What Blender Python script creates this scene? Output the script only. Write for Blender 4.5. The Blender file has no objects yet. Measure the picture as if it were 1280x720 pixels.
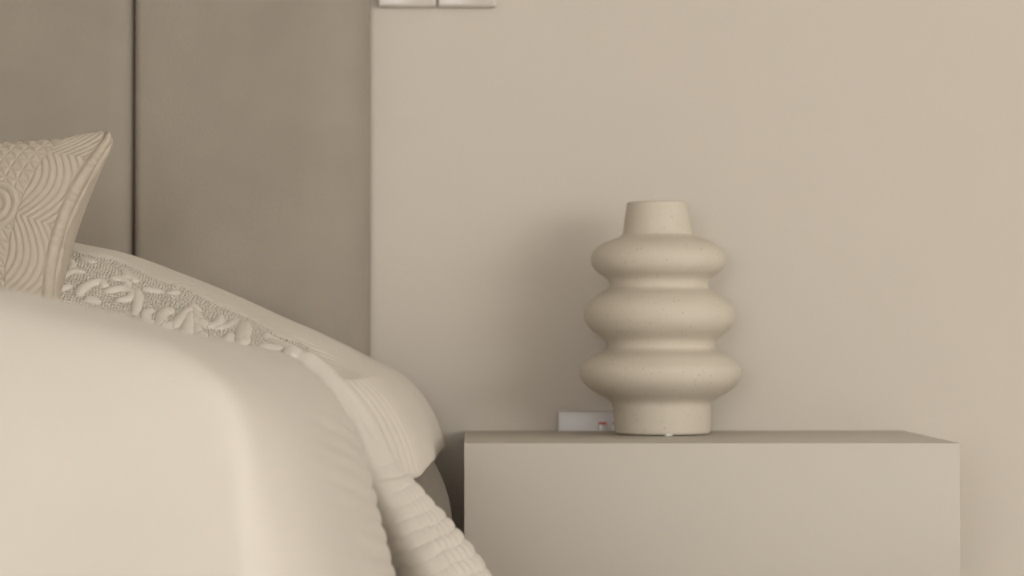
import bpy, bmesh, math, random
import numpy as np
from mathutils import Vector, Matrix

random.seed(4)
np.random.seed(4)
SC = bpy.context.scene
COL = SC.collection

# ------------------------------------------------------------------ camera
cam_d = bpy.data.cameras.new('camera')
cam = bpy.data.objects.new('camera', cam_d)
COL.objects.link(cam)
cam.location = (0.0, 0.0, 0.68)
cam.rotation_euler = (math.radians(90 + 0.982), 0, -math.radians(0.737))
cam_d.sensor_width = 36.0
cam_d.lens = 36.0 * 3500 / 1280
cam_d.clip_start = 0.05
cam_d.dof.use_dof = True
cam_d.dof.focus_distance = 3.22
cam_d.dof.aperture_fstop = 5.4
SC.camera = cam

# ------------------------------------------------------------------ world, light, exposure
world = bpy.data.worlds.new('sky')
SC.world = world
world.use_nodes = True
bgn = world.node_tree.nodes['Background']
bgn.inputs['Color'].default_value = (0.80, 0.86, 0.95, 1)
bgn.inputs['Strength'].default_value = 1.0

def area(name, loc, target, sx, sy, power, color):
    d = bpy.data.lights.new(name, 'AREA')
    d.shape = 'RECTANGLE'
    d.size, d.size_y = sx, sy
    d.energy = power
    d.color = color
    o = bpy.data.objects.new(name, d)
    COL.objects.link(o)
    o.location = loc
    v = Vector(target) - Vector(loc)
    o.rotation_euler = v.to_track_quat('-Z', 'Y').to_euler()
    return o

# daylight coming in at the two windows of the room
area('window_daylight', (5.10, -1.60, 1.38), (0.0, 3.0, 0.9), 5.0, 1.8, 235, (1.0, 0.965, 0.92))
area('front_window_daylight', (-1.10, -4.35, 1.25), (-0.3, 2.0, 0.85), 1.7, 1.5, 88, (0.985, 0.97, 0.965))

SC.view_settings.view_transform = 'Standard'
SC.view_settings.look = 'None'
SC.view_settings.exposure = 0.12
SC.view_settings.gamma = 1.0
SC.view_settings.use_curve_mapping = False

# ------------------------------------------------------------------ materials
def mat(name, base, rough=0.7, var=0.04, vscale=6.0, bump=None, bscale=400.0, bstr=0.1,
        sheen=0.0, spec=0.4, stretch=(1, 1, 1)):
    """plain procedural material: colour with faint cloudy variation and fine relief"""
    m = bpy.data.materials.new(name)
    m.use_nodes = True
    nt = m.node_tree
    b = nt.nodes['Principled BSDF']
    tc = nt.nodes.new('ShaderNodeTexCoord')
    mp = nt.nodes.new('ShaderNodeMapping')
    mp.inputs['Scale'].default_value = stretch
    nt.links.new(tc.outputs['Object'], mp.inputs['Vector'])
    n = nt.nodes.new('ShaderNodeTexNoise')
    n.inputs['Scale'].default_value = vscale
    n.inputs['Detail'].default_value = 3
    nt.links.new(tc.outputs['Object'], n.inputs['Vector'])
    r = nt.nodes.new('ShaderNodeValToRGB')
    c = np.array(base)
    r.color_ramp.elements[0].position = 0.3
    r.color_ramp.elements[1].position = 0.7
    r.color_ramp.elements[0].color = (*np.clip(c * (1 - var), 0, 1), 1)
    r.color_ramp.elements[1].color = (*np.clip(c * (1 + var), 0, 1), 1)
    nt.links.new(n.outputs['Fac'], r.inputs['Fac'])
    nt.links.new(r.outputs['Color'], b.inputs['Base Color'])
    b.inputs['Roughness'].default_value = rough
    b.inputs['Specular IOR Level'].default_value = spec
    if sheen:
        b.inputs['Sheen Weight'].default_value = sheen
        b.inputs['Sheen Roughness'].default_value = 0.3
        b.inputs['Sheen Tint'].default_value = (*np.clip(c * 1.3, 0, 1), 1)
    if bump:
        if bump == 'noise':
            t = nt.nodes.new('ShaderNodeTexNoise')
            t.inputs['Detail'].default_value = 2
            out = t.outputs['Fac']
        elif bump == 'cells':
            t = nt.nodes.new('ShaderNodeTexVoronoi')
            t.feature = 'SMOOTH_F1'
            out = t.outputs['Distance']
        t.inputs['Scale'].default_value = bscale
        nt.links.new(mp.outputs['Vector'], t.inputs['Vector'])
        bp = nt.nodes.new('ShaderNodeBump')
        bp.inputs['Strength'].default_value = bstr
        bp.inputs['Distance'].default_value = 0.002
        nt.links.new(out, bp.inputs['Height'])
        nt.links.new(bp.outputs['Normal'], b.inputs['Normal'])
    return m

def srgb(r, g, b):
    f = lambda v: (v / 255 / 12.92) if v / 255 <= 0.04045 else ((v / 255 + 0.055) / 1.055) ** 2.4
    return (f(r), f(g), f(b))

M = {}
M['wall'] = mat('wall_paint', (0.60, 0.55, 0.48), 0.75, 0.012, 2.0, 'noise', 260, 0.05)
M['ceiling'] = mat('ceiling_paint', (0.86, 0.845, 0.81), 0.9, 0.01)
M['floor'] = mat('floor_pale_tile', (0.70, 0.65, 0.58), 0.4, 0.03, 3.0, 'noise', 60, 0.1, stretch=(1, 1, 1))
M['headboard'] = mat('headboard_fabric', (0.345, 0.305, 0.255), 0.9, 0.05, 9.0, 'noise', 260, 0.45, sheen=1.0, spec=0.15, stretch=(3.2, 3.2, 0.7))
M['lacquer'] = mat('nightstand_lacquer', (0.52, 0.482, 0.42), 0.5, 0.012, 3.0)
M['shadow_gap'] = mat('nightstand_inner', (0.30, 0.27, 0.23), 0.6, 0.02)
M['plastic'] = mat('switch_plastic', (0.56, 0.52, 0.47), 0.22, 0.01, 3.0, spec=0.5)
M['plastic_edge'] = mat('socket_plastic', (0.50, 0.465, 0.43), 0.28, 0.01, 3.0, spec=0.5)
M['red'] = mat('red_marking', (0.62, 0.06, 0.04), 0.4, 0.02)
M['dark_hole'] = mat('socket_hole', (0.05, 0.05, 0.05), 0.6, 0.02)
M['mattress'] = mat('mattress_fabric', (0.20, 0.178, 0.15), 0.92, 0.05, 14.0, 'noise', 300, 0.35, sheen=0.1, spec=0.15, stretch=(3, 3, 0.6))
M['base_fabric'] = mat('bed_base_fabric', (0.26, 0.225, 0.18), 0.92, 0.05, 9.0, 'noise', 300, 0.2, sheen=0.1, spec=0.15)
M['wood_leg'] = mat('dark_wood', (0.09, 0.06, 0.04), 0.5, 0.1, 12.0)
M['bedspread'] = mat('bedspread_cotton', (0.605, 0.565, 0.503), 0.85, 0.02, 5.0, 'noise', 420, 0.10, sheen=0.15, spec=0.2)
M['coverlet'] = mat('coverlet_cotton', (0.66, 0.615, 0.543), 0.85, 0.025, 7.0, 'noise', 420, 0.12, sheen=0.15, spec=0.2)
M['damask'] = mat('coverlet_damask', (0.62, 0.575, 0.495), 0.8, 0.03, 7.0, 'cells', 260, 0.5, sheen=0.15, spec=0.25)
M['sham'] = mat('sham_sateen', (0.49, 0.43, 0.35), 0.6, 0.02, 7.0, 'noise', 500, 0.08, sheen=0.15, spec=0.3)
M['glass'] = bpy.data.materials.new('window_glass')
M['glass'].use_nodes = True
_b = M['glass'].node_tree.nodes['Principled BSDF']
_b.inputs['Transmission Weight'].default_value = 1.0
_b.inputs['Roughness'].default_value = 0.02
M['frame_white'] = mat('window_frame_paint', (0.75, 0.73, 0.69), 0.4, 0.01)

def vase_material():
    m = mat('speckled_ceramic', (0.60, 0.545, 0.455), 0.62, 0.015, 10.0, 'noise', 350, 0.10, spec=0.35)
    nt = m.node_tree
    b = nt.nodes['Principled BSDF']
    tc = nt.nodes.new('ShaderNodeTexCoord')
    ramp_in = b.inputs['Base Color'].links[0].from_socket
    last = ramp_in
    for sc, lo, hi, k in ((190, 0.14, 0.24, 0.80), (420, 0.16, 0.26, 0.80)):
        v = nt.nodes.new('ShaderNodeTexVoronoi')
        v.inputs['Scale'].default_value = sc
        nt.links.new(tc.outputs['Object'], v.inputs['Vector'])
        r = nt.nodes.new('ShaderNodeMapRange')
        r.inputs['From Min'].default_value = lo
        r.inputs['From Max'].default_value = hi
        r.inputs['To Min'].default_value = 1
        r.inputs['To Max'].default_value = 0
        nt.links.new(v.outputs['Distance'], r.inputs['Value'])
        # only some cells carry a speck
        s = nt.nodes.new('ShaderNodeSeparateColor')
        nt.links.new(v.outputs['Color'], s.inputs['Color'])
        g = nt.nodes.new('ShaderNodeMath')
        g.operation = 'GREATER_THAN'
        g.inputs[1].default_value = k
        nt.links.new(s.outputs['Red'], g.inputs[0])
        mu = nt.nodes.new('ShaderNodeMath')
        mu.operation = 'MULTIPLY'
        nt.links.new(r.outputs['Result'], mu.inputs[0])
        nt.links.new(g.outputs['Value'], mu.inputs[1])
        m2 = nt.nodes.new('ShaderNodeMath')
        m2.operation = 'MULTIPLY'
        m2.inputs[1].default_value = 0.5
        nt.links.new(mu.outputs['Value'], m2.inputs[0])
        mx = nt.nodes.new('ShaderNodeMixRGB')
        mx.inputs['Color2'].default_value = (0.20, 0.14, 0.09, 1)
        nt.links.new(m2.outputs['Value'], mx.inputs['Fac'])
        nt.links.new(last, mx.inputs['Color1'])
        last = mx.outputs['Color']
    nt.links.new(last, b.inputs['Base Color'])
    return m
M['vase'] = vase_material()

# ------------------------------------------------------------------ helpers
def link(o, parent=None):
    COL.objects.link(o)
    if parent is not None:
        o.parent = parent
    return o

def tag(o, label, cat, group=None):
    o['label'] = label
    o['category'] = cat
    if group:
        o['group'] = group
    return o

def empty(name, loc=(0, 0, 0), rz=0.0):
    o = bpy.data.objects.new(name, None)
    o.empty_display_size = 0.1
    o.location = loc
    o.rotation_euler = (0, 0, rz)
    return link(o)

def from_bm(name, bm, m, parent=None, smooth=True):
    me = bpy.data.meshes.new(name)
    bm.normal_update()
    bm.to_mesh(me)
    bm.free()
    if smooth:
        me.polygons.foreach_set('use_smooth', [True] * len(me.polygons))
    me.materials.append(m)
    return link(bpy.data.objects.new(name, me), parent)

def box_bm(bm, x0, x1, y0, y1, z0, z1, bev=0.0, seg=3):
    r = bmesh.ops.create_cube(bm, size=1.0)
    vs = r['verts']
    for v in vs:
        v.co = Vector(((x0 + x1) / 2 + v.co.x * (x1 - x0), (y0 + y1) / 2 + v.co.y * (y1 - y0), (z0 + z1) / 2 + v.co.z * (z1 - z0)))
    if bev:
        es = list({e for v in vs for e in v.link_edges})
        bmesh.ops.bevel(bm, geom=es, offset=bev, segments=seg, profile=0.5, affect='EDGES')
    return bm

def box(name, x0, x1, y0, y1, z0, z1, m, parent=None, bev=0.0, seg=3):
    o = from_bm(name, box_bm(bmesh.new(), x0, x1, y0, y1, z0, z1, bev, seg), m, parent, smooth=bev > 0)
    if bev:
        sharp_by_angle(o, 50)
    return o

def sharp_by_angle(o, deg):
    try:
        o.data.set_sharp_from_angle(angle=math.radians(deg))
    except Exception:
        pass

def grid_obj(name, P, m, parent=None, wrap=False, mats=None, matidx=None, flip=False):
    """P: array (nu, nv, 3) -> one smooth mesh; wrap closes the v direction"""
    nu, nv = P.shape[:2]
    idx = np.arange(nu * nv).reshape(nu, nv)
    jn = np.roll(idx, -1, axis=1) if wrap else idx[:, 1:]
    j0 = idx if wrap else idx[:, :-1]
    q = np.stack([j0[:-1], j0[1:], jn[1:], jn[:-1]], axis=-1).reshape(-1, 4)
    if flip:
        q = q[:, ::-1]
    me = bpy.data.meshes.new(name)
    me.vertices.add(nu * nv)
    me.vertices.foreach_set('co', P.reshape(-1).astype(np.float32))
    me.loops.add(q.size)
    me.loops.foreach_set('vertex_index', q.reshape(-1).astype(np.int32))
    me.polygons.add(len(q))
    me.polygons.foreach_set('loop_start', np.arange(0, q.size, 4, dtype=np.int32))
    me.polygons.foreach_set('use_smooth', np.ones(len(q), dtype=bool))
    for mm in (mats or [m]):
        me.materials.append(mm)
    if matidx is not None:
        me.polygons.foreach_set('material_index', matidx.reshape(-1).astype(np.int32))
    me.update(calc_edges=True)
    me.validate()
    return link(bpy.data.objects.new(name, me), parent)

def grid_normals(P):
    du = np.gradient(P, axis=0)
    dv = np.gradient(P, axis=1)
    n = np.cross(du, dv)
    return n / np.maximum(np.linalg.norm(n, axis=-1, keepdims=True), 1e-9)

def catmull(pts, n):
    """smooth curve through pts, n samples at even arc length"""
    pts = np.array(pts, float)
    p = np.vstack([2 * pts[0] - pts[1], pts, 2 * pts[-1] - pts[-2]])
    out = []
    for i in range(1, len(p) - 2):
        t = np.linspace(0, 1, 24, endpoint=False)[:, None]
        a, b, c, d = p[i - 1], p[i], p[i + 1], p[i + 2]
        out.append(0.5 * ((2 * b) + (-a + c) * t + (2 * a - 5 * b + 4 * c - d) * t ** 2 + (-a + 3 * b - 3 * c + d) * t ** 3))
    c = np.vstack(out + [pts[-1:]])
    L = np.concatenate([[0], np.cumsum(np.linalg.norm(np.diff(c, axis=0), axis=1))])
    s = np.linspace(0, L[-1], n)
    return np.stack([np.interp(s, L, c[:, k]) for k in range(c.shape[1])], axis=1), L[-1]

def sstep(x, a, b):
    t = np.clip((x - a) / (b - a), 0, 1)
    return t * t * (3 - 2 * t)

def vnoise(x, y, seed=0):
    """smooth value noise for hand-made unevenness"""
    rs = np.random.RandomState(seed)
    T = rs.rand(64, 64)
    xi, yi = np.floor(x).astype(int), np.floor(y).astype(int)
    fx, fy = x - xi, y - yi
    fx = fx * fx * (3 - 2 * fx)
    fy = fy * fy * (3 - 2 * fy)
    g = lambda i, j: T[i % 64, j % 64]
    return (g(xi, yi) * (1 - fx) + g(xi + 1, yi) * fx) * (1 - fy) + (g(xi, yi + 1) * (1 - fx) + g(xi + 1, yi + 1) * fx) * fy - 0.5

def tube(name, path, rad, m, parent=None, seg=10, closed_caps=True):
    path = np.array(path, float)
    n = len(path)
    rad = np.broadcast_to(np.array(rad, float), (n,))
    tg = np.gradient(path, axis=0)
    tg /= np.linalg.norm(tg, axis=1, keepdims=True)
    ref = np.array([0.0, 1.0, 0.0]) if abs(tg[:, 1]).max() < 0.8 else np.array([0.0, 0.0, 1.0])
    a = np.cross(tg, ref)
    a /= np.maximum(np.linalg.norm(a, axis=1, keepdims=True), 1e-9)
    b = np.cross(tg, a)
    th = np.linspace(0, 2 * math.pi, seg, endpoint=False)
    if closed_caps:
        rad = rad.copy()
        rad[0] *= 0.05
        rad[-1] *= 0.05
    P = path[:, None, :] + rad[:, None, None] * (a[:, None, :] * np.cos(th)[None, :, None] + b[:, None, :] * np.sin(th)[None, :, None])
    return grid_obj(name, P, m, parent, wrap=True, flip=True)

# ------------------------------------------------------------------ room
YW = 3.85           # face of the wall behind the headboard
XL, XR, YF, ZC = -3.60, 5.20, -4.50, 2.55
def structure(o):
    o['kind'] = 'structure'
    return o
structure(box('floor', XL - 0.1, XR + 0.1, YF - 0.1, YW + 0.1, -0.1, 0, M['floor']))
structure(box('ceiling', XL - 0.1, XR + 0.1, YF - 0.1, YW + 0.1, ZC, ZC + 0.1, M['ceiling']))
structure(box('wall_back', XL - 0.1, XR + 0.1, YW, YW + 0.1, 0, ZC, M['wall']))
structure(box('wall_left', XL - 0.1, XL, YF, YW, 0, ZC, M['wall']))

def wall_with_hole(name, axis, pos, a0, a1, h0, h1, z0, z1):
    """wall slab of 0.1 m with one rectangular opening"""
    bm = bmesh.new()
    for (p0, p1, q0, q1) in ((a0, h0, 0, ZC), (h1, a1, 0, ZC), (h0, h1, 0, z0), (h0, h1, z1, ZC)):
        if q1 - q0 < 1e-4:
            continue
        if axis == 'x':
            box_bm(bm, pos, pos + 0.1, p0, p1, q0, q1)
        else:
            box_bm(bm, p0, p1, pos - 0.1, pos, q0, q1)
    return structure(from_bm(name, bm, M['wall'], smooth=False))
wall_with_hole('wall_right', 'x', XR, YF, YW, -4.10, 0.90, 0.48, 2.28)
wall_with_hole('wall_front', 'y', YF, XL, XR, -1.95, -0.25, 0.45, 2.05)

def window(name, axis, pos, h0, h1, z0, z1, bars):
    r = structure(empty(name))
    def fb(n, p0, p1, q0, q1, d0, d1, m):
        if axis == 'x':
            return box(n, pos + d0, pos + d1, p0, p1, q0, q1, m, r)
        return box(n, p0, p1, pos - d1, pos - d0, q0, q1, m, r)
    w = 0.05
    fb('window_frame', h0, h1, z0, z0 + w, 0.02, 0.08, M['frame_white'])
    fb('window_frame', h0, h1, z1 - w, z1, 0.02, 0.08, M['frame_white'])
    fb('window_frame', h0, h0 + w, z0 + w, z1 - w, 0.02, 0.08, M['frame_white'])
    fb('window_frame', h1 - w, h1, z0 + w, z1 - w, 0.02, 0.08, M['frame_white'])
    e = np.linspace(h0 + w, h1 - w, bars + 2)
    for k in range(bars):
        fb('mullion', e[k + 1] - 0.02, e[k + 1] + 0.02, z0 + w, z1 - w, 0.03, 0.07, M['frame_white'])
    for k in range(bars + 1):
        fb('pane', e[k] + (0.02 if k else 0), e[k + 1] - (0.02 if k < bars else 0), z0 + w, z1 - w, 0.047, 0.053, M['glass'])
    return r
window('window_1', 'x', XR, -4.10, 0.90, 0.48, 2.28, 3)
window('window_2', 'y', YF, -1.95, -0.25, 0.45, 2.05, 1)
structure(box('baseboard_back', XL, XR, YW - 0.015, YW, 0, 0.09, M['frame_white'], bev=0.004))

# ------------------------------------------------------------------ headboard: upright upholstered panels
HX1, PW = -0.1445, 0.3135
hb = tag(empty('headboard', (HX1 - 2 * PW, YW - 0.002, 0.0)), 'tall greige fabric headboard of upright padded panels against the wall', 'headboard')
def panel_mesh(outer):
    # cross-section in plan (x, depth): tight left edge, soft rolled right edge (a wide roll where the headboard ends)
    hw, d = PW / 2 - 0.0008, 0.098
    rl = 0.010
    rw, rd = (0.100, 0.082) if outer else (0.040, 0.024)
    sec = [(-hw, 0.0)]
    for k in range(9):
        a = math.pi / 2 * k / 8
        sec.append((-hw + rl * (1 - math.cos(a)), d - rl * (1 - math.sin(a))))
    nflat = 26
    for k in range(1, nflat):
        t = k / nflat
        sec.append((-hw + rl + t * (2 * hw - rl - rw), d + 0.003 * math.sin(math.pi * t)))
    for k in range(21):
        a = math.pi / 2 * (1 - k / 20)
        sec.append((hw - rw * (1 - math.cos(a)), d - rd * (1 - math.sin(a))))
    sec.append((hw, 0.0))
    sec = np.array(sec)
    zs = np.concatenate([[0.12, 0.122, 0.128], np.linspace(0.14, 1.50, 150), [1.512, 1.518, 1.52]])
    P = np.zeros((len(zs), len(sec), 3))
    for i, z in enumerate(zs):
        e = min(z - 0.12, 1.52 - z)
        f = 1 - 0.02 / 0.1 * (1 - min(1, e / 0.02)) ** 2
        P[i, :, 0] = sec[:, 0]
        P[i, :, 1] = -sec[:, 1] * f
        P[i, :, 2] = z
    return P
for k in range(4):
    P = panel_mesh(k == 0)
    # the cloth is not perfectly taut: very shallow hollows, a few small puckers near the rolled edge
    wgt = sstep(-P[..., 1], 0.06, 0.09)
    P[..., 1] += wgt * 0.0035 * vnoise(P[..., 0] * 9 + 7 * k + 20, P[..., 2] * 5 + 3, 11 + k)
    if k == 0:
        zc = 1.022
        for dz, dx, amp in ((0.0, 0.103, 0.0022), (-0.016, 0.110, 0.0018), (0.018, 0.098, 0.0014), (-0.30, 0.06, 0.001)):
            ax = P[..., 0] - dx
            az = P[..., 2] - (zc + dz) - 0.5 * ax
            P[..., 1] += -amp * np.exp(-(az / 0.004) ** 2 - (ax / 0.016) ** 2) * wgt
    P[..., 0] += (1.5 - k) * PW
    o = grid_obj('panel', P, M['headboard'], hb)
    # close the flat ends
    bm = bmesh.new(); bm.from_mesh(o.data)
    bmesh.ops.holes_fill(bm, edges=[e for e in bm.edges if e.is_boundary], sides=0)
    bmesh.ops.recalc_face_normals(bm, faces=bm.faces)
    bm.to_mesh(o.data); bm.free()

# ------------------------------------------------------------------ bed: base, mattress
BX0, BX1, BY0, BY1 = -1.520, -0.028, 1.90, 3.715
XC = (BX0 + BX1) / 2
bed = tag(empty('bed_base', (XC, 2.8, 0), -math.radians(1.0)), 'low upholstered bed base on short dark legs under the mattress', 'bed base')
box('base_box', -0.66, 0.66, -0.90, 0.88, 0.09, 0.295, M['base_fabric'], bed, bev=0.02)
for sx in (-1, 1):
    for sy in (-1, 1):
        bm = bmesh.new()
        bmesh.ops.create_cone(bm, cap_ends=True, segments=20, radius1=0.022, radius2=0.03, depth=0.09,
                              matrix=Matrix.Translation((sx * 0.62, sy * 0.80, 0.045)))
        o = from_bm('leg', bm, M['wood_leg'], bed)
        sharp_by_angle(o, 40)

def build_mattress():
    hx, hy, zc, c = (BX1 - BX0) / 2, (BY1 - BY0) / 2, 0.45, 0.153
    rows = []
    th = np.linspace(0, math.pi / 2, 10)
    def ring(inset, z):
        a, b, r = hx - inset, hy - inset, max(0.07 - inset * 0.5, 0.02)
        pts = []
        for q, (sx, sy) in enumerate(((1, 1), (-1, 1), (-1, -1), (1, -1))):
            for t in th:
                ang = t + q * math.pi / 2
                pts.append((sx * (a - r) + r * math.cos(ang), sy * (b - r) + r * math.sin(ang), z))
            if q in (1, 3):      # points along the two long sides
                for w in np.linspace(0, 1, 62)[1:-1]:
                    pts.append((sx * a, sy * (b - r) * (1 - 2 * w), z))
        return pts
    zz = np.concatenate([[-1.0], -np.cos(np.linspace(0.12, math.pi - 0.12, 40)), [1.0]])
    rows.append(ring(hx * 0.98, zc - c))
    rows.append(ring(0.16, zc - c))
    for u in zz:
        ins = 0.082 * abs(u) ** 2.0 + 0.055 * (1 - math.sqrt(max(0, 1 - abs(u) ** 7)))
        rows.append(ring(ins, zc + c * u))
    rows.append(ring(0.16, zc + c))
    rows.append(ring(hx * 0.98, zc + c))
    P = np.array(rows)
    # the bedding cinches the soft sides in towards the foot
    yy = P[..., 1] + (BY0 + BY1) / 2
    P[..., 0] -= np.sign(P[..., 0]) * (0.048 * (1 - sstep(yy, 2.84, 3.20)) + 0.060 * (1 - sstep(yy, 2.74, 2.92)) + 0.018 * sstep(yy, 3.39, 3.52)) * sstep(np.abs(P[..., 0]), 0.3, 0.6)
    return grid_obj('mattress', P, M['mattress'], None, wrap=True, flip=True)
mt = build_mattress()
mt.location = ((BX0 + BX1) / 2 - 0.0165, (BY0 + BY1) / 2, 0)
mt.rotation_euler = (0, 0, -math.radians(1.6))
tag(mt, 'thick taupe woven mattress showing beside the nightstand below the coverlet hem', 'mattress')

# ------------------------------------------------------------------ coverlet over the pillow mound at the head of the bed
S_PTS = [(-0.772, 0.835), (-0.70, 0.832), (-0.62, 0.822), (-0.55, 0.806), (-0.49, 0.787), (-0.4226, 0.772), (-0.359, 0.748), (-0.296, 0.721),
         (-0.238, 0.6946), (-0.189, 0.672), (-0.151, 0.651), (-0.108, 0.625), (-0.082, 0.598), (-0.064, 0.565), (-0.053, 0.530)]
def coverlet_base():
    """the cloth before quilting: points P, arc-length coordinates U (from the right hem) and W (0 at Y = 3.3, negative towards the foot)"""
    sec, L = catmull(S_PTS, 1100)
    s = np.linspace(0, 1, 1100)
    cut = np.argmin(np.abs(sec[:, 0] + 0.575))
    s_right = np.concatenate([np.linspace(1, s[cut], int((1 - s[cut]) * L / 0.0011)), np.linspace(s[cut], 0, 50)[1:]])
    s_left = np.linspace(0, 1, 190)[1:]
    sm = lambda q: np.stack([np.interp(q, s, sec[:, 0]), np.interp(q, s, sec[:, 1])], axis=1)
    lf = sm(s_left)
    lf[:, 0] = 2 * XC - lf[:, 0]
    full = np.vstack([sm(s_right), lf])
    nu = len(full)
    ys = np.concatenate([np.linspace(2.885, 2.99, 40, endpoint=False), np.linspace(2.99, 3.27, 235, endpoint=False), np.linspace(3.27, 3.735, 170)])
    drop_k = np.interp(ys, [2.82, 2.88, 2.95, 3.03, 3.08, 3.13, 3.17, 3.22, 3.30, 3.38, 3.5, 3.62, 3.735], [1.10, 1.05, 1.0, 0.88, 0.68, 0.44, 0.27, 0.12, 0.025, 0.0, 0.01, 0.05, 0.12])
    drop_k = np.convolve(np.pad(drop_k, 15, mode='edge'), np.ones(31) / 31, 'valid')
    P = np.zeros((nu, len(ys), 3))
    Xs, Zs = full[:, 0][:, None], full[:, 1][:, None]
    Y = ys[None, :]
    rgt = sstep(np.abs(Xs - XC), 0.45, 0.72)
    P[..., 0] = Xs - 0.026 * (3.65 - Y) * np.where(Xs > XC, 1, -0.4) * rgt - np.where(Xs > XC, 1, -1) * 0.034 * (1 - sstep(Y, 2.84, 3.06)) * rgt
    P[..., 1] = Y
    P[..., 2] = Zs - drop_k[None, :] * np.maximum(0, Zs - 0.625)
    P[..., 2] += 0.006 * vnoise(P[..., 0] * 7 + 30, Y * 6 + 0 * Xs, 3) * sstep(Zs, 0.56, 0.66)
    j0 = int(np.argmin(np.abs(ys - 3.3)))
    du = np.linalg.norm(np.diff(P[:, j0], axis=0), axis=1)
    U = np.concatenate([[0], np.cumsum(du)])[:, None] + 0 * Y
    dw = np.linalg.norm(np.diff(P[:, :, 1:], axis=1), axis=2)
    W = np.concatenate([np.zeros((nu, 1)), np.cumsum(dw, axis=1)], axis=1)
    W = W - W[:, [j0]]
    return P, U, W, ys

# raised scrollwork: centre lines on the cloth (U, W) with half widths at both ends
SCROLLS = [
        ([(0.367, -0.154), (0.373, -0.161), (0.375, -0.177), (0.368, -0.189), (0.358, -0.183), (0.351, -0.161), (0.345, -0.135)], 0.0041, 0.0032),
        ([(0.343, -0.149), (0.342, -0.17), (0.341, -0.195)], 0.0027, 0.0055),
        ([(0.337, -0.156), (0.33, -0.182), (0.321, -0.195)], 0.0027, 0.0032),
        ([(0.338, -0.137), (0.33, -0.156), (0.319, -0.166), (0.309, -0.154), (0.307, -0.124)], 0.0036, 0.0027),
        ([(0.342, -0.123), (0.335, -0.132)], 0.0036, 0.0027),
        ([(0.288, -0.118), (0.296, -0.147), (0.308, -0.166)], 0.0023, 0.0018),
        ([(0.276, -0.128), (0.276, -0.158), (0.274, -0.188)], 0.0059, 0.0064),
        ([(0.29, -0.174), (0.292, -0.189)], 0.0027, 0.0041),
        ([(0.248, -0.145), (0.234, -0.157), (0.218, -0.176)], 0.0041, 0.0045),
        ([(0.248, -0.185), (0.229, -0.18)], 0.0036, 0.0045),
        ([(0.501, -0.142), (0.496, -0.126), (0.487, -0.111), (0.476, -0.11)], 0.0027, 0.0018),
        ([(0.474, -0.161), (0.472, -0.15), (0.465, -0.136), (0.454, -0.126), (0.449, -0.134)], 0.0036, 0.0023),
        ([(0.442, -0.108), (0.431, -0.106), (0.424, -0.115), (0.426, -0.128)], 0.0027, 0.0027),
        ([(0.41, -0.129), (0.407, -0.145), (0.406, -0.169), (0.407, -0.182)], 0.0045, 0.0014),
        ([(0.444, -0.145), (0.429, -0.13), (0.416, -0.133), (0.417, -0.148), (0.429, -0.16)], 0.0032, 0.0023),
        ([(0.53, 0.405), (0.455, -0.044)], 0.0023, 0.0018),
        ([(0.433, -0.078), (0.415, -0.101)], 0.0027, 0.0018),
        ([(0.402, -0.115), (0.384, -0.109)], 0.0027, 0.0018),
        ([(0.373, -0.105), (0.364, -0.091)], 0.0023, 0.0018),
        ([(0.494, -0.087), (0.49, -0.106)], 0.0027, 0.0023),
        ([(0.483, -0.069), (0.469, -0.076)], 0.0023, 0.0018),
        ([(0.388, -0.162), (0.394, -0.17), (0.393, -0.185), (0.386, -0.189)], 0.0023, 0.0023),
        ([(0.488, -0.149), (0.494, -0.156)], 0.0023, 0.0018),
        ([(0.463, -0.169), (0.452, -0.172)], 0.0027, 0.0018),
        ([(0.417, -0.094), (0.431, -0.096)], 0.0023, 0.0018),
]
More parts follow.
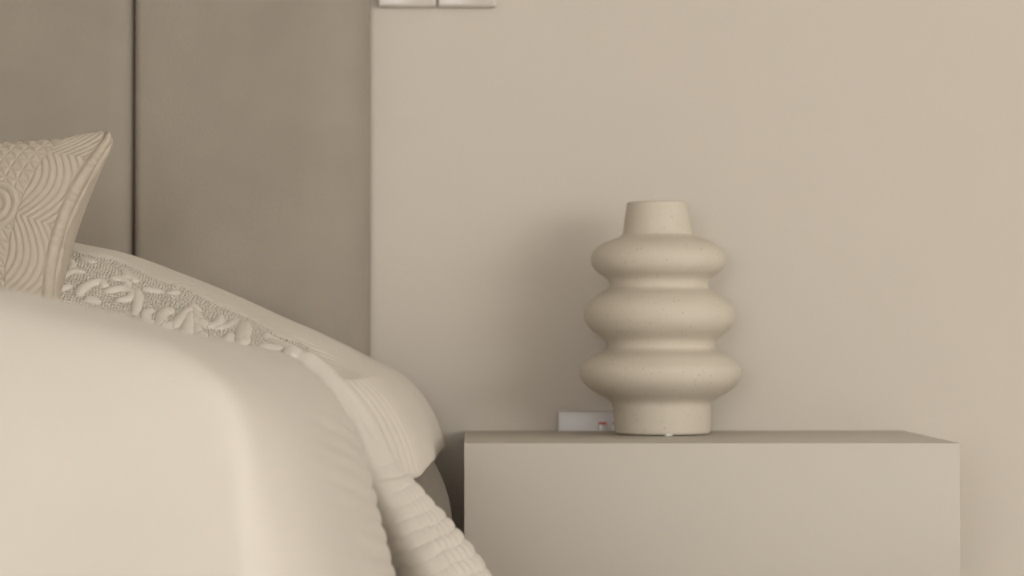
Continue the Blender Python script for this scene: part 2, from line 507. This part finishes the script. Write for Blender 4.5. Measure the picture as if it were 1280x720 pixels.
def build_coverlet():
    P, U, W, ys = coverlet_base()
    nu = len(P)
    N = grid_normals(P)
    if N[nu // 2, 300, 2] < 0:
        N = -N
    h = np.zeros_like(W)
    bow = lambda f: np.sqrt(np.clip(1 - (2 * (f % 1.0) - 1) ** 2, 0, 1))
    # corded channels run down to the hem; the lines fan out a little on the slope
    chan = bow((W + 0.25 * (U - 0.12) ** 2) / 0.025)
    side = 1 - sstep(U, 0.22, 0.27)
    h += 0.0046 * chan * side * (0.7 + 0.3 * (1 - sstep(U, 0.03, 0.12)))
    fan = bow((W * 0.55 + (U - 0.235) * 0.9 + 6 * (U - 0.235) ** 2) / 0.026)
    h += 0.0012 * fan * sstep(U, 0.235, 0.26) * (1 - sstep(U, 0.34, 0.42))
    # long stitched lines beside the band
    for w0 in (-0.022, 0.012, 0.045):
        h -= 0.0012 * np.exp(-((W - w0 - 0.10 * (U - 0.4)) / 0.0022) ** 2) * sstep(U, 0.36, 0.42)
    # damask band
    edge = np.interp(U, [0.18, 0.25, 0.30, 0.40, 0.50, 0.70, 1.6], [-0.15, -0.112, -0.088, -0.062, -0.034, -0.03, -0.06]) + 0.006 * np.sin(U * 75)
    band = (1 - sstep(W, edge - 0.004, edge + 0.004)) * sstep(U, 0.185, 0.20)
    H = np.zeros_like(W)
    def stroke(pts, w0, w1, hgt):
        pts = np.array(pts, float)
        m = (U > pts[:, 0].min() - 0.03) & (U < pts[:, 0].max() + 0.03) & (W > pts[:, 1].min() - 0.03) & (W < pts[:, 1].max() + 0.03)
        if not m.any():
            return
        c, l = catmull(pts, 30)
        ww = np.linspace(0, 1, 30)
        rad = (w0 * (1 - ww) + w1 * ww) * np.minimum(1, 5 * np.minimum(ww + 0.05, 1.05 - ww)) ** 0.5
        u, w = U[m], W[m]
        q = np.full(u.shape, 9.0)
        for k in range(30):
            q = np.minimum(q, np.hypot(u - c[k, 0], (w - c[k, 1]) / 1.7) / rad[k])
        H[m] = np.maximum(H[m], hgt * (1 - np.clip(q, 0, 1) ** 2.2) ** 0.6)
    for pts, w0, w1 in SCROLLS:
        stroke(pts, w0 * 1.05, w1 * 1.05, 0.72 * min(0.0062, 0.0026 + 0.75 * max(w0, w1)))
    # the same motifs carry on over the rest of the bed, hidden behind the bedspread
    for rep in range(1, 3):
        for pts, w0, w1 in SCROLLS:
            stroke([(u + 0.30 * rep, w) for u, w in pts], w0 * 1.3, w1 * 1.3, 0.0045)
    ground = 0.0010 * np.abs(np.sin(U * 2 * math.pi / 0.0072 + 0.7 * np.sin(W * 190)) * np.sin(W * 2 * math.pi / 0.0110 + 0.5 * np.sin(U * 260)))
    halo = np.where(H > 0, 0, 1)
    h += band * np.maximum(H, ground * halo)
    # cloth puffs up along the edge of the band
    h += 0.0022 * np.exp(-((W - edge - 0.012) / 0.010) ** 2) * sstep(U, 0.20, 0.26)
    # gathers where the cloth dives under the turned-back edge
    g = np.exp(-((U - 0.20) / 0.025) ** 2) * (1 - sstep(W, -0.14, -0.07))
    h += 0.0010 * g * np.sin((W + 0.5 * U) * 2 * math.pi / 0.035)
    P = P + N * h[..., None]
    isd = (band[:-1, :-1] > 0.5) & (H[:-1, :-1] < 0.0008)
    o = grid_obj('coverlet', P, None, None, mats=[M['coverlet'], M['damask']], matidx=isd, flip=False)
    tag(o, 'cream quilted coverlet with raised scrollwork over the pillow mound at the headboard', 'coverlet')
    s = o.modifiers.new('thickness', 'SOLIDIFY')
    s.thickness = 0.006
    s.offset = -1
    # corded hem on both long sides
    n = 460
    for e in (0, -1):
        hem = np.stack([np.interp(np.linspace(2.89, 3.73, n), ys, P[e, :, c]) for c in range(3)], axis=1)
        tube('hem', hem, 0.0040 + 0.0013 * np.abs(np.sin(np.linspace(0, math.pi * 62, n))), M['coverlet'], o, seg=10)
    return o, P
coverlet, COV = build_coverlet()

# ------------------------------------------------------------------ bedspread over the foot of the bed
C_PTS = [(-0.772, 0.752), (-0.66, 0.750), (-0.55, 0.744), (-0.45, 0.732), (-0.357, 0.7165), (-0.327, 0.710), (-0.285, 0.699), (-0.237, 0.686), (-0.200, 0.673),
         (-0.163, 0.652), (-0.136, 0.626), (-0.117, 0.589), (-0.102, 0.544), (-0.091, 0.502), (-0.0795, 0.462), (-0.070, 0.41), (-0.060, 0.33), (-0.050, 0.22), (-0.046, 0.14)]
def build_bedspread():
    sec, L = catmull(C_PTS, 520)
    full = np.vstack([sec[::-1], np.stack([2 * XC - sec[1:, 0], sec[1:, 1]], axis=1)])
    nu = len(full)
    arc = np.concatenate([[0], np.cumsum(np.linalg.norm(np.diff(full, axis=0), axis=1))])
    top = np.linspace(2.80, 2.02, 150)
    # foot end: rolls over and hangs
    ang = np.linspace(0, math.pi / 2, 26)[1:]
    R = 0.20
    yfoot = np.concatenate([top, 2.02 - R * np.sin(ang), np.full(60, 2.02 - R)])
    cap = np.concatenate([np.full(150, 2.0), 0.0 + (0.752 - R * 1.0) + R * np.cos(ang), np.linspace(0.552, 0.14, 61)[1:]])
    nv = len(yfoot)
    P = np.zeros((nu, nv, 3))
    Xs, Zs = full[:, 0][:, None], full[:, 1][:, None]
    Y = yfoot[None, :]
    xr = np.where(Xs > XC, Xs, 2 * XC - Xs)            # distance measured as on the right half
    low = np.interp(Y, [1.8, 2.15, 2.40, 2.65, 2.74, 2.80], [0.0, 0.0, 0.014, 0.036, 0.060, 0.115])
    z = Zs - low * (1 - sstep(xr, -0.30, -0.165)) - 0.5 * sstep(Y, 2.68, 2.82) * 0.10 * (1 - sstep(xr, -0.2, -0.06))
    c = cap[None, :] + 0 * z
    k = 0.03
    hmix = np.clip(0.5 + 0.5 * (c - z) / k, 0, 1)
    z = c * (1 - hmix) + z * hmix - k * hmix * (1 - hmix) * (c < 1.5)
    P[..., 2] = np.maximum(z, 0.12)
    # the side tucks in towards the turned-back edge, and hangs in soft waves
    tuck = sstep(Y, 2.66, 2.80) * 0.035 * sstep(xr, -0.2, -0.1)
    sgn = np.where(Xs > XC, 1, -1)
    pinch = 1 - sstep(P[..., 2], 0.30, 0.60)
    P[..., 0] = Xs - sgn * tuck + sgn * pinch * 0.004 * np.sin(Y * 9.0)
    # plan corner of the foot is rounded
    cr = 0.14
    dx = np.clip((np.abs(P[..., 0] - XC) - (0.70 - cr)) / cr, 0, 1.1)
    dyc = np.clip((2.02 - Y) / R, 0, 1)
    P[..., 0] -= sgn * 0.075 * (1 - np.sqrt(np.clip(1 - dyc ** 2, 0, 1))) * np.clip(dx, 0, 1) ** 1.5
    P[..., 1] = Y + 0 * Xs
    P[..., 2] += 0.005 * vnoise(P[..., 0] * 8 + 40, P[..., 1] * 8, 5) * sstep(P[..., 2], 0.5, 0.66)
    N = grid_normals(P)
    if N[nu // 2, 60, 2] < 0:
        N = -N
    A = arc[:, None] + 0.10 * (Y - 2.6) + 0.002 * vnoise(Y * 30, arc[:, None] * 8, 8)
    f = (A / 0.0185) % 1.0
    rib = np.sqrt(np.clip(1 - (2 * f - 1) ** 2, 0, 1))
    sidew = 1 - sstep(xr, -0.2, -0.125) * 0 - sstep(-xr, 0.115, 0.15)
    wob = (1 + 0.8 * vnoise(Y * 40, arc[:, None] * 60, 2)) * sstep(Y, 1.95, 2.35)
    P = P + N * (0.0036 * rib * np.clip(sidew, 0, 1) * wob )[..., None]
    # pebbled quilting where the side turns over to the top
    peb = 0.0012 * np.sin(arc[:, None] * 2 * math.pi / 0.016 + 2 * np.sin(Y * 90)) * np.sin(Y * 2 * math.pi / 0.03)
    P = P + N * (peb * (1 - np.clip(sidew, 0, 1)) * sstep(Y, 2.0, 2.4) * sstep(xr, -0.34, -0.2))[..., None]
    o = grid_obj('bedspread', P, M['bedspread'], None)
    tag(o, 'pale cream ribbed bedspread plumped over the foot half of the bed', 'bedspread')
    s = o.modifiers.new('thickness', 'SOLIDIFY')
    s.thickness = 0.008
    s.offset = -1
    return o
bedspread = build_bedspread()

def build_turned_edge():
    """the bedspread's thick edge, gathered into a roll that hangs down the side of the bed"""
    Y0 = 2.805
    def pt(px, py):
        return ((px - 595) / 3500 * Y0, 0.68 - (py - 420) / 3500 * Y0)
    # centre line and half width in metres (x, z, half width)
    raw = [(348, 441, 6), (366, 445, 10.5), (385, 456, 13), (406, 475, 17), (426, 504, 21), (447, 544, 25), (469, 589, 28), (496, 631, 34),
           (524, 676, 41), (556, 729, 49), (585, 800, 60), (610, 880, 64), (625, 960, 64), (632, 1040, 62)]
    q = np.array([(*pt(a, b), w / 3500 * Y0) for a, b, w in raw])
    c, L = catmull(q, 620)
    s = np.linspace(0, L, 620)
    ctr, hw = c[:, :2], c[:, 2]
    tg = np.gradient(ctr, axis=0)
    tg /= np.linalg.norm(tg, axis=1, keepdims=True)
    nrm = np.stack([-tg[:, 1], tg[:, 0]], axis=1)             # to the upper right
    nrm *= np.sign(nrm[:, :1])
    nt = 120
    th = np.linspace(0, 2 * math.pi, nt, endpoint=False)
    ct, st = np.cos(th)[None, :], np.sin(th)[None, :]
    S = s[:, None]
    # rounded-triangular section with a soft ridge towards the viewer
    ridge = 1 + 0.10 * np.cos(3 * (th - 1.75))[None, :]
    # ribs: a puff every 17 mm, pulled slantwise; knuckle-like gathers at the very top
    per = 0.0148
    sl = 0.010 * (1 - ct) * 0.6 + 0.003 * vnoise(S * 30, th[None, :] * 2.0, 9)
    f = ((S + sl) / per) % 1.0
    puff = np.sqrt(np.clip(1 - (2 * f - 1) ** 2, 0, 1))
    amp = 0.0021 * sstep(S, 0.15, 0.24) + 0.0004
    wob = 1 + 0.7 * vnoise(S * 55, th[None, :] * 1.3, 4)
    fine = 0.0009 * np.sin(th[None, :] * 26 + 3 * np.sin(S * 40)) * sstep(S, 0.17, 0.25) * sstep(ct, 0.0, 0.5)
    gather = 0.0016 * np.exp(-((S - 0.012) / 0.006) ** 2) + 0.0012 * np.exp(-((S - 0.030) / 0.006) ** 2) - 0.0014 * np.exp(-((S - 0.021) / 0.004) ** 2)
    lumps = 0.0042 * vnoise(S * 34, th[None, :] * 1.6 + 5, 13) * (1 - sstep(S, 0.16, 0.22)) * sstep(S, 0.02, 0.05)
    seam = -0.0016 * np.exp(-((S - 0.168 - 0.012 * ct) / 0.0022) ** 2)
    r_add = amp * puff * wob + fine + gather + lumps + seam
    endt = np.minimum(1, S / 0.006) ** 0.5
    rn = (hw[:, None] * ridge + r_add) * endt
    dep = np.minimum(hw * 1.15, 0.050)[:, None]
    ry = (dep * ridge + r_add) * endt
    P = np.zeros((620, nt, 3))
    off_n, off_y = rn * ct, -ry * st
    P[..., 0] = ctr[:, :1] + nrm[:, :1] * off_n
    P[..., 2] = ctr[:, 1:2] + nrm[:, 1:2] * off_n
    P[..., 1] = Y0 + off_y - 0.02 * sstep(S, 0.05, 0.4)
    keep = P[:, :, 2].mean(axis=1) > 0.15
    P = P[keep]
    o = grid_obj('turned_back_edge', P, M['bedspread'], bedspread, wrap=True)
    bm = bmesh.new(); bm.from_mesh(o.data)
    bmesh.ops.holes_fill(bm, edges=[e for e in bm.edges if e.is_boundary], sides=0)
    bmesh.ops.recalc_face_normals(bm, faces=bm.faces)
    bm.to_mesh(o.data); bm.free()
    o['label'] = 'gathered ribbed edge hanging in a roll down the bed side'
    return o
build_turned_edge()

# ------------------------------------------------------------------ quilted pillow sham leaning on the mound
def build_sham():
    Wd, Ht, T = 0.50, 0.30, 0.072
    kx, ky = 0.17, 0.40
    def base(a, b):
        rnd = 1 - 0.075 * (np.abs(a) * np.abs(b)) ** 8      # blunt tips
        a, b = a * rnd, b * rnd
        x = Wd / 2 * a * (1 - kx * (1 - b ** 2) * np.abs(a) ** 1.5)
        y = Ht / 2 * b * (1 - ky * (1 - a ** 2) * np.abs(b) ** 1.5)
        return x, y
    def puff(a, b):
        return T * np.clip((1 - np.abs(a) ** 2.6) * (1 - np.abs(b) ** 2.6), 0, 1) ** 0.62
    # finer towards the corner that shows
    na, nb = 560, 520
    wa = np.linspace(0, 1, na); a = 1 - 2 * (1 - wa) ** 1.0
    a = np.concatenate([np.linspace(-1, 0, 120, endpoint=False), np.linspace(0, 1, na - 120)])
    b = np.concatenate([np.linspace(-1, -0.2, 120, endpoint=False), np.linspace(-0.2, 1, nb - 120)])
    A, B = np.meshgrid(a, b, indexing='ij')
    x, y = base(A, B)
    z = puff(A, B)
    s = (1 - np.abs(A)) * Wd / 2 * (1 - 0.1 * (1 - B ** 2))           # metres in from the short edge
    t = (1 - B) * Ht / 2                                             # metres down from the top edge
    h = np.zeros_like(s)
    # scalloped ribs
    per = 0.088
    xx = (((t - 0.050) / per) % 1.0) * 2 - 1
    d = s - 0.012 - 0.023 * np.abs(xx) ** 1.9
    ribw = 0.0086
    inr = (s > 0.0128) & (s < 0.056)
    f = (d / ribw) % 1.0
    rib = np.sqrt(np.clip(1 - (2 * f - 1) ** 2, 0, 1))
    h = np.where(inr, 0.0031 * rib * np.clip(1 - 0.15 * vnoise(t * 160, s * 60, 3), 0.5, 1.2), h)
    # plain margin inside the stitch line
    h = np.where((~inr) & (s <= 0.056), 0.0012 * np.sqrt(np.clip(s / 0.02, 0, 1)), h)
    # inner line, then quilted triangles with ring motifs
    ci = 0.0150
    p, q = (s - 0.056) , (t - 0.006)
    p2, q2 = (p + q) * 0.7071, (p - q) * 0.7071
    def ld(v, c):
        g = np.abs(((v / c) % 1.0) - 0.5)
        return (0.5 - g) * c
    dl = np.minimum(np.minimum(ld(p, ci), ld(q, ci)), np.minimum(ld(p2, ci * 0.7071), 0.4 * ci + 0 * p))
    tri = 0.0021 * np.clip(dl / 0.0030, 0, 1) ** 0.6
    for (cs, ctt) in ((0.087, 0.132), (0.087, 0.132 + per * 1.72), (0.19, 0.078), (0.19, 0.22)):
        rr = np.hypot(s - cs, t - ctt)
        ring = np.minimum(np.abs(rr - 0.0105), np.minimum(np.abs(rr - 0.021), np.abs(rr - 0.031)))
        tri = np.where(rr < 0.031, 0.0040 * np.clip(ring / 0.0052, 0, 1) ** 0.6, tri)
    h = np.where(s > 0.056, tri, h)
    # stitch groove along the flange and gentle puckers beside it
    h -= 0.0022 * np.exp(-((s - 0.0115) / 0.0012) ** 2)
    h += 0.0005 * np.sin(t * 2 * math.pi / 0.011 + 2 * np.sin(t * 130)) * np.exp(-((s - 0.008) / 0.006) ** 2)
    h += np.where(s < 0.0112, 0.0042 * np.sin(math.pi * np.clip(s / 0.0112, 0, 1)), 0)
    fade = np.clip(np.minimum(1 - np.abs(A), 1 - np.abs(B)) / 0.012, 0, 1)
    N = grid_normals(np.stack([x, y, z], -1))
    if N[na // 2, nb // 2, 2] < 0:
        N = -N
    N = np.where(np.abs(N) > 2, 0, N)
    P = np.stack([x, y, z], -1) + N * (h * fade)[..., None]
    root = empty('pillow_sham')
    front = grid_obj('front_panel', P, M['sham'], root)
    # back: plain, fuller
    a2 = np.sin(np.linspace(-math.pi / 2, math.pi / 2, 110)); A2, B2 = np.meshgrid(a2, a2, indexing='ij')
    x2, y2 = base(A2, B2)
    z2 = -1.15 * T * np.clip((1 - np.abs(A2) ** 6) * (1 - np.abs(B2) ** 2.2), 0, 1) ** 0.62
    grid_obj('back_panel', np.stack([x2, y2, z2], -1), M['sham'], root, flip=True)
    # rolled flange all round
    n = 260
    e = np.linspace(-1, 1, n)
    one = np.ones(n)
    ea = np.concatenate([e, one, -e, -one]); eb = np.concatenate([one, -e, -one, e])
    ex, ey = base(ea, eb)
    # soften the four tips
    ed = np.stack([ex, ey, np.zeros_like(ex)], 1)
    for _ in range(40):
        ed = 0.25 * np.roll(ed, 1, 0) + 0.5 * ed + 0.25 * np.roll(ed, -1, 0)
    k = np.arange(len(ed))
    ins = ed * np.array([1 - 0.006 / (Wd / 2), 1 - 0.006 / (Ht / 2), 1])
    rad = 0.0062 + 0.0011 * np.sin(k * 0.33 + 2 * np.sin(k * 0.05)) * 0.5 + 0.0008 * np.sin(k * 0.11)
    rad = rad * (1 + 0.45 * np.exp(-((np.minimum(k % n, n - k % n)) / 16.0) ** 2))
    ins[:, 2] += 0.0012 * np.sin(k * 0.09)
    tg = np.roll(ins, -1, 0) - np.roll(ins, 1, 0)
    tg /= np.maximum(np.linalg.norm(tg, axis=1, keepdims=True), 1e-9)
    up = np.array([0, 0, 1.0])
    sd = np.cross(tg, up)
    th = np.linspace(0, 2 * math.pi, 14, endpoint=False)
    Pf = ins[:, None, :] + rad[:, None, None] * (sd[:, None, :] * np.cos(th)[None, :, None] * 1.05 + up[None, None, :] * np.sin(th)[None, :, None] * 0.85)
    Pf = np.concatenate([Pf, Pf[:1]], 0)
    fl = grid_obj('flange', Pf, M['sham'], root, wrap=True)
    # pose: local x right, y up, z towards the viewer
    R = Matrix.Rotation(-math.radians(16), 3, 'Z') @ Matrix.Rotation(math.radians(90 - 17), 3, 'X') @ Matrix.Rotation(-math.radians(8), 3, 'Z')
    tip = R @ Vector((Wd / 2, Ht / 2, 0))
    goal = Vector((-0.389, 3.16, 0.9195))
    root.matrix_world = Matrix.Translation(goal - tip) @ R.to_4x4()
    tag(root, 'beige quilted pillow sham with scalloped stitching propped on the coverlet mound', 'pillow')
    return root
build_sham()

# ------------------------------------------------------------------ nightstand
NX0, NX1, NY0, NTOP = -0.0146, 0.5887, 3.40, 0.55
ns = tag(empty('nightstand', ((NX0 + NX1) / 2, YW - 0.225, 0)), 'plain greige lacquered box nightstand without handles beside the bed', 'nightstand')
ox, oy = -(NX0 + NX1) / 2, -(YW - 0.225)
def nsb(n, x0, x1, y0, y1, z0, z1, m, bev=0.0012):
    return box(n, x0 + ox, x1 + ox, y0 + oy, y1 + oy, z0, z1, m, ns, bev=bev, seg=2)
nsb('carcass', NX0 + 0.002, NX1 - 0.002, NY0 + 0.019, YW - 0.002, 0.14, NTOP - 0.0185, M['shadow_gap'])
nsb('top_panel', NX0, NX1, NY0 + 0.0187, YW - 0.001, NTOP - 0.018, NTOP - 0.0001, M['lacquer'])
nsb('side_panel', NX0, NX0 + 0.0018, NY0 + 0.019, YW - 0.002, 0.14, NTOP - 0.0182, M['lacquer'], bev=0.0005)
nsb('side_panel', NX1 - 0.0018, NX1, NY0 + 0.019, YW - 0.002, 0.14, NTOP - 0.0182, M['lacquer'], bev=0.0005)
nsb('drawer_front', NX0, NX1, NY0, NY0 + 0.0185, 0.342, NTOP, M['lacquer'], bev=0.0012)
nsb('drawer_front', NX0, NX1, NY0, NY0 + 0.0185, 0.14, 0.337, M['lacquer'])
nsb('plinth', NX0 + 0.03, NX1 - 0.03, NY0 + 0.05, YW - 0.01, 0.0, 0.14, M['shadow_gap'])

# ------------------------------------------------------------------ vase
def build_vase():
    k = 1 / 2002.7
    prof = [(78, 71), (79.5, 78), (83, 100), (88, 130), (91, 148), (98, 160), (122, 169), (145, 178), (165, 192), (176, 207), (179, 222), (175, 240), (163, 255),
            (146, 266), (134.5, 276), (130.5, 287), (132, 296), (142, 304), (165, 317), (185, 334), (196, 352), (199.5, 368), (196, 388), (183, 407), (163, 422), (148.5, 434),
            (142.5, 446), (143.5, 456), (155, 465), (180, 477), (200, 494), (211, 508), (213.5, 521), (209, 540), (195, 558), (172, 575), (148, 588), (133.5, 600),
            (129, 615), (127.8, 640), (127.3, 672), (125.8, 679), (122.5, 682.4)]
    outer = [(r * k, (683.5 - c) * k) for r, c in prof]
    c, L = catmull(outer[::-1], 260)             # foot to rim
    rim = [(0.0374, 0.3068), (0.0360, 0.3062), (0.0352, 0.300), (0.0365, 0.285), (0.040, 0.268), (0.060, 0.255), (0.080, 0.230), (0.060, 0.205), (0.060, 0.185),
           (0.088, 0.157), (0.066, 0.127), (0.066, 0.110), (0.095, 0.082), (0.060, 0.045), (0.055, 0.012), (0.002, 0.009)]
    inn, _ = catmull(rim, 120)
    foot = np.array([(0.001, 0.0022), (0.056, 0.0022), (0.0590, 0.0006)])
    pr = np.vstack([foot, c, inn])
    n = 112
    th = np.linspace(0, 2 * math.pi, n, endpoint=False)
    P = np.zeros((len(pr), n, 3))
    P[..., 0] = pr[:, :1] * np.cos(th)[None, :]
    P[..., 1] = pr[:, :1] * np.sin(th)[None, :]
    P[..., 2] = pr[:, 1:2]
    # thrown by hand: leans a touch
    P[..., 0] -= 0.0068 * (P[..., 2] / 0.306) ** 1.0
    P[..., 0] += 0.0007 * np.sin(P[..., 2] * 60)
    P[..., 2] += 0.0006 * np.cos(th)[None, :] * sstep(P[..., 2], 0.2, 0.3)
    o = grid_obj('vase', P, M['vase'], None, wrap=True)
    bm = bmesh.new(); bm.from_mesh(o.data)
    bmesh.ops.recalc_face_normals(bm, faces=bm.faces)
    bm.to_mesh(o.data); bm.free()
    o.location = (0.2460, 3.698, NTOP + 0.0006)
    tag(o, 'speckled cream ceramic vase with three bulging rings standing on the nightstand', 'vase')
    bm = bmesh.new()
    bmesh.ops.create_cone(bm, cap_ends=True, segments=20, radius1=0.006, radius2=0.006, depth=0.0026, matrix=Matrix.Translation((0.004, -0.0580, 0.0010)))
    f = from_bm('felt_pad', bm, M['frame_white'], o)
    sharp_by_angle(f, 40)
build_vase()

# ------------------------------------------------------------------ wall plates
def rounded_plate(name, x0, x1, z0, z1, d, m, parent, r=0.006):
    return box(name, x0, x1, -d, 0, z0, z1, m, parent, bev=r, seg=4)
zs0 = 0.68 + (420 - 9.5) / 3500 * YW
for k, (p0, p1) in enumerate(((471.5, 545.6), (546.6, 620.5))):
    x0, x1 = (p0 - 595) / 3500 * YW, (p1 - 595) / 3500 * YW
    w = x1 - x0
    r = empty('light_switch', ((x0 + x1) / 2, YW, zs0 + w / 2))
    rounded_plate('plate', -w / 2, w / 2, -w / 2, w / 2, 0.012, M['plastic'], r, 0.0045)
    rk = box('rocker', -0.013, 0.013, -0.0155, -0.0115, -0.024, 0.024, M['plastic'], r, bev=0.0015)
    tag(r, ('white plastic light switch plate closest to the headboard' if k == 0 else 'white plastic light switch plate on the side away from the headboard'),
        'light switch', 'light switch plates on the wall')

sx0, sx1 = (696 - 595) / 3500 * YW, (827 - 595) / 3500 * YW
stop_z = 0.68 - (513 - 420) / 3500 * YW
so = empty('wall_socket', ((sx0 + sx1) / 2, YW, stop_z - 0.043))
hw = (sx1 - sx0) / 2
rounded_plate('plate', -hw, hw, -0.043, 0.043, 0.010, M['plastic_edge'], so, 0.003)
for s in (-1, 1):
    sw = box('switch_rocker', s * 0.0095 - 0.0062, s * 0.0095 + 0.0062, -0.0142, -0.0095, 0.004, 0.0275, M['plastic_edge'], so, bev=0.001)
    box('red_mark', s * 0.0095 - 0.0052, s * 0.0095 + 0.0052, -0.0148, -0.0139, 0.0242, 0.0272, M['red'], sw)
    for dx, dz, w_, h_ in ((0, 0.004, 0.004, 0.008), (-0.011, -0.016, 0.008, 0.004), (0.011, -0.016, 0.008, 0.004)):
        cx = s * 0.044 + dx
        box('pin_slot', cx - w_ / 2, cx + w_ / 2, -0.0104, -0.0095, dz - h_ / 2 - 0.004, dz + h_ / 2 - 0.004, M['dark_hole'], so)
tag(so, 'white double wall socket with red-marked switches behind the vase', 'socket')
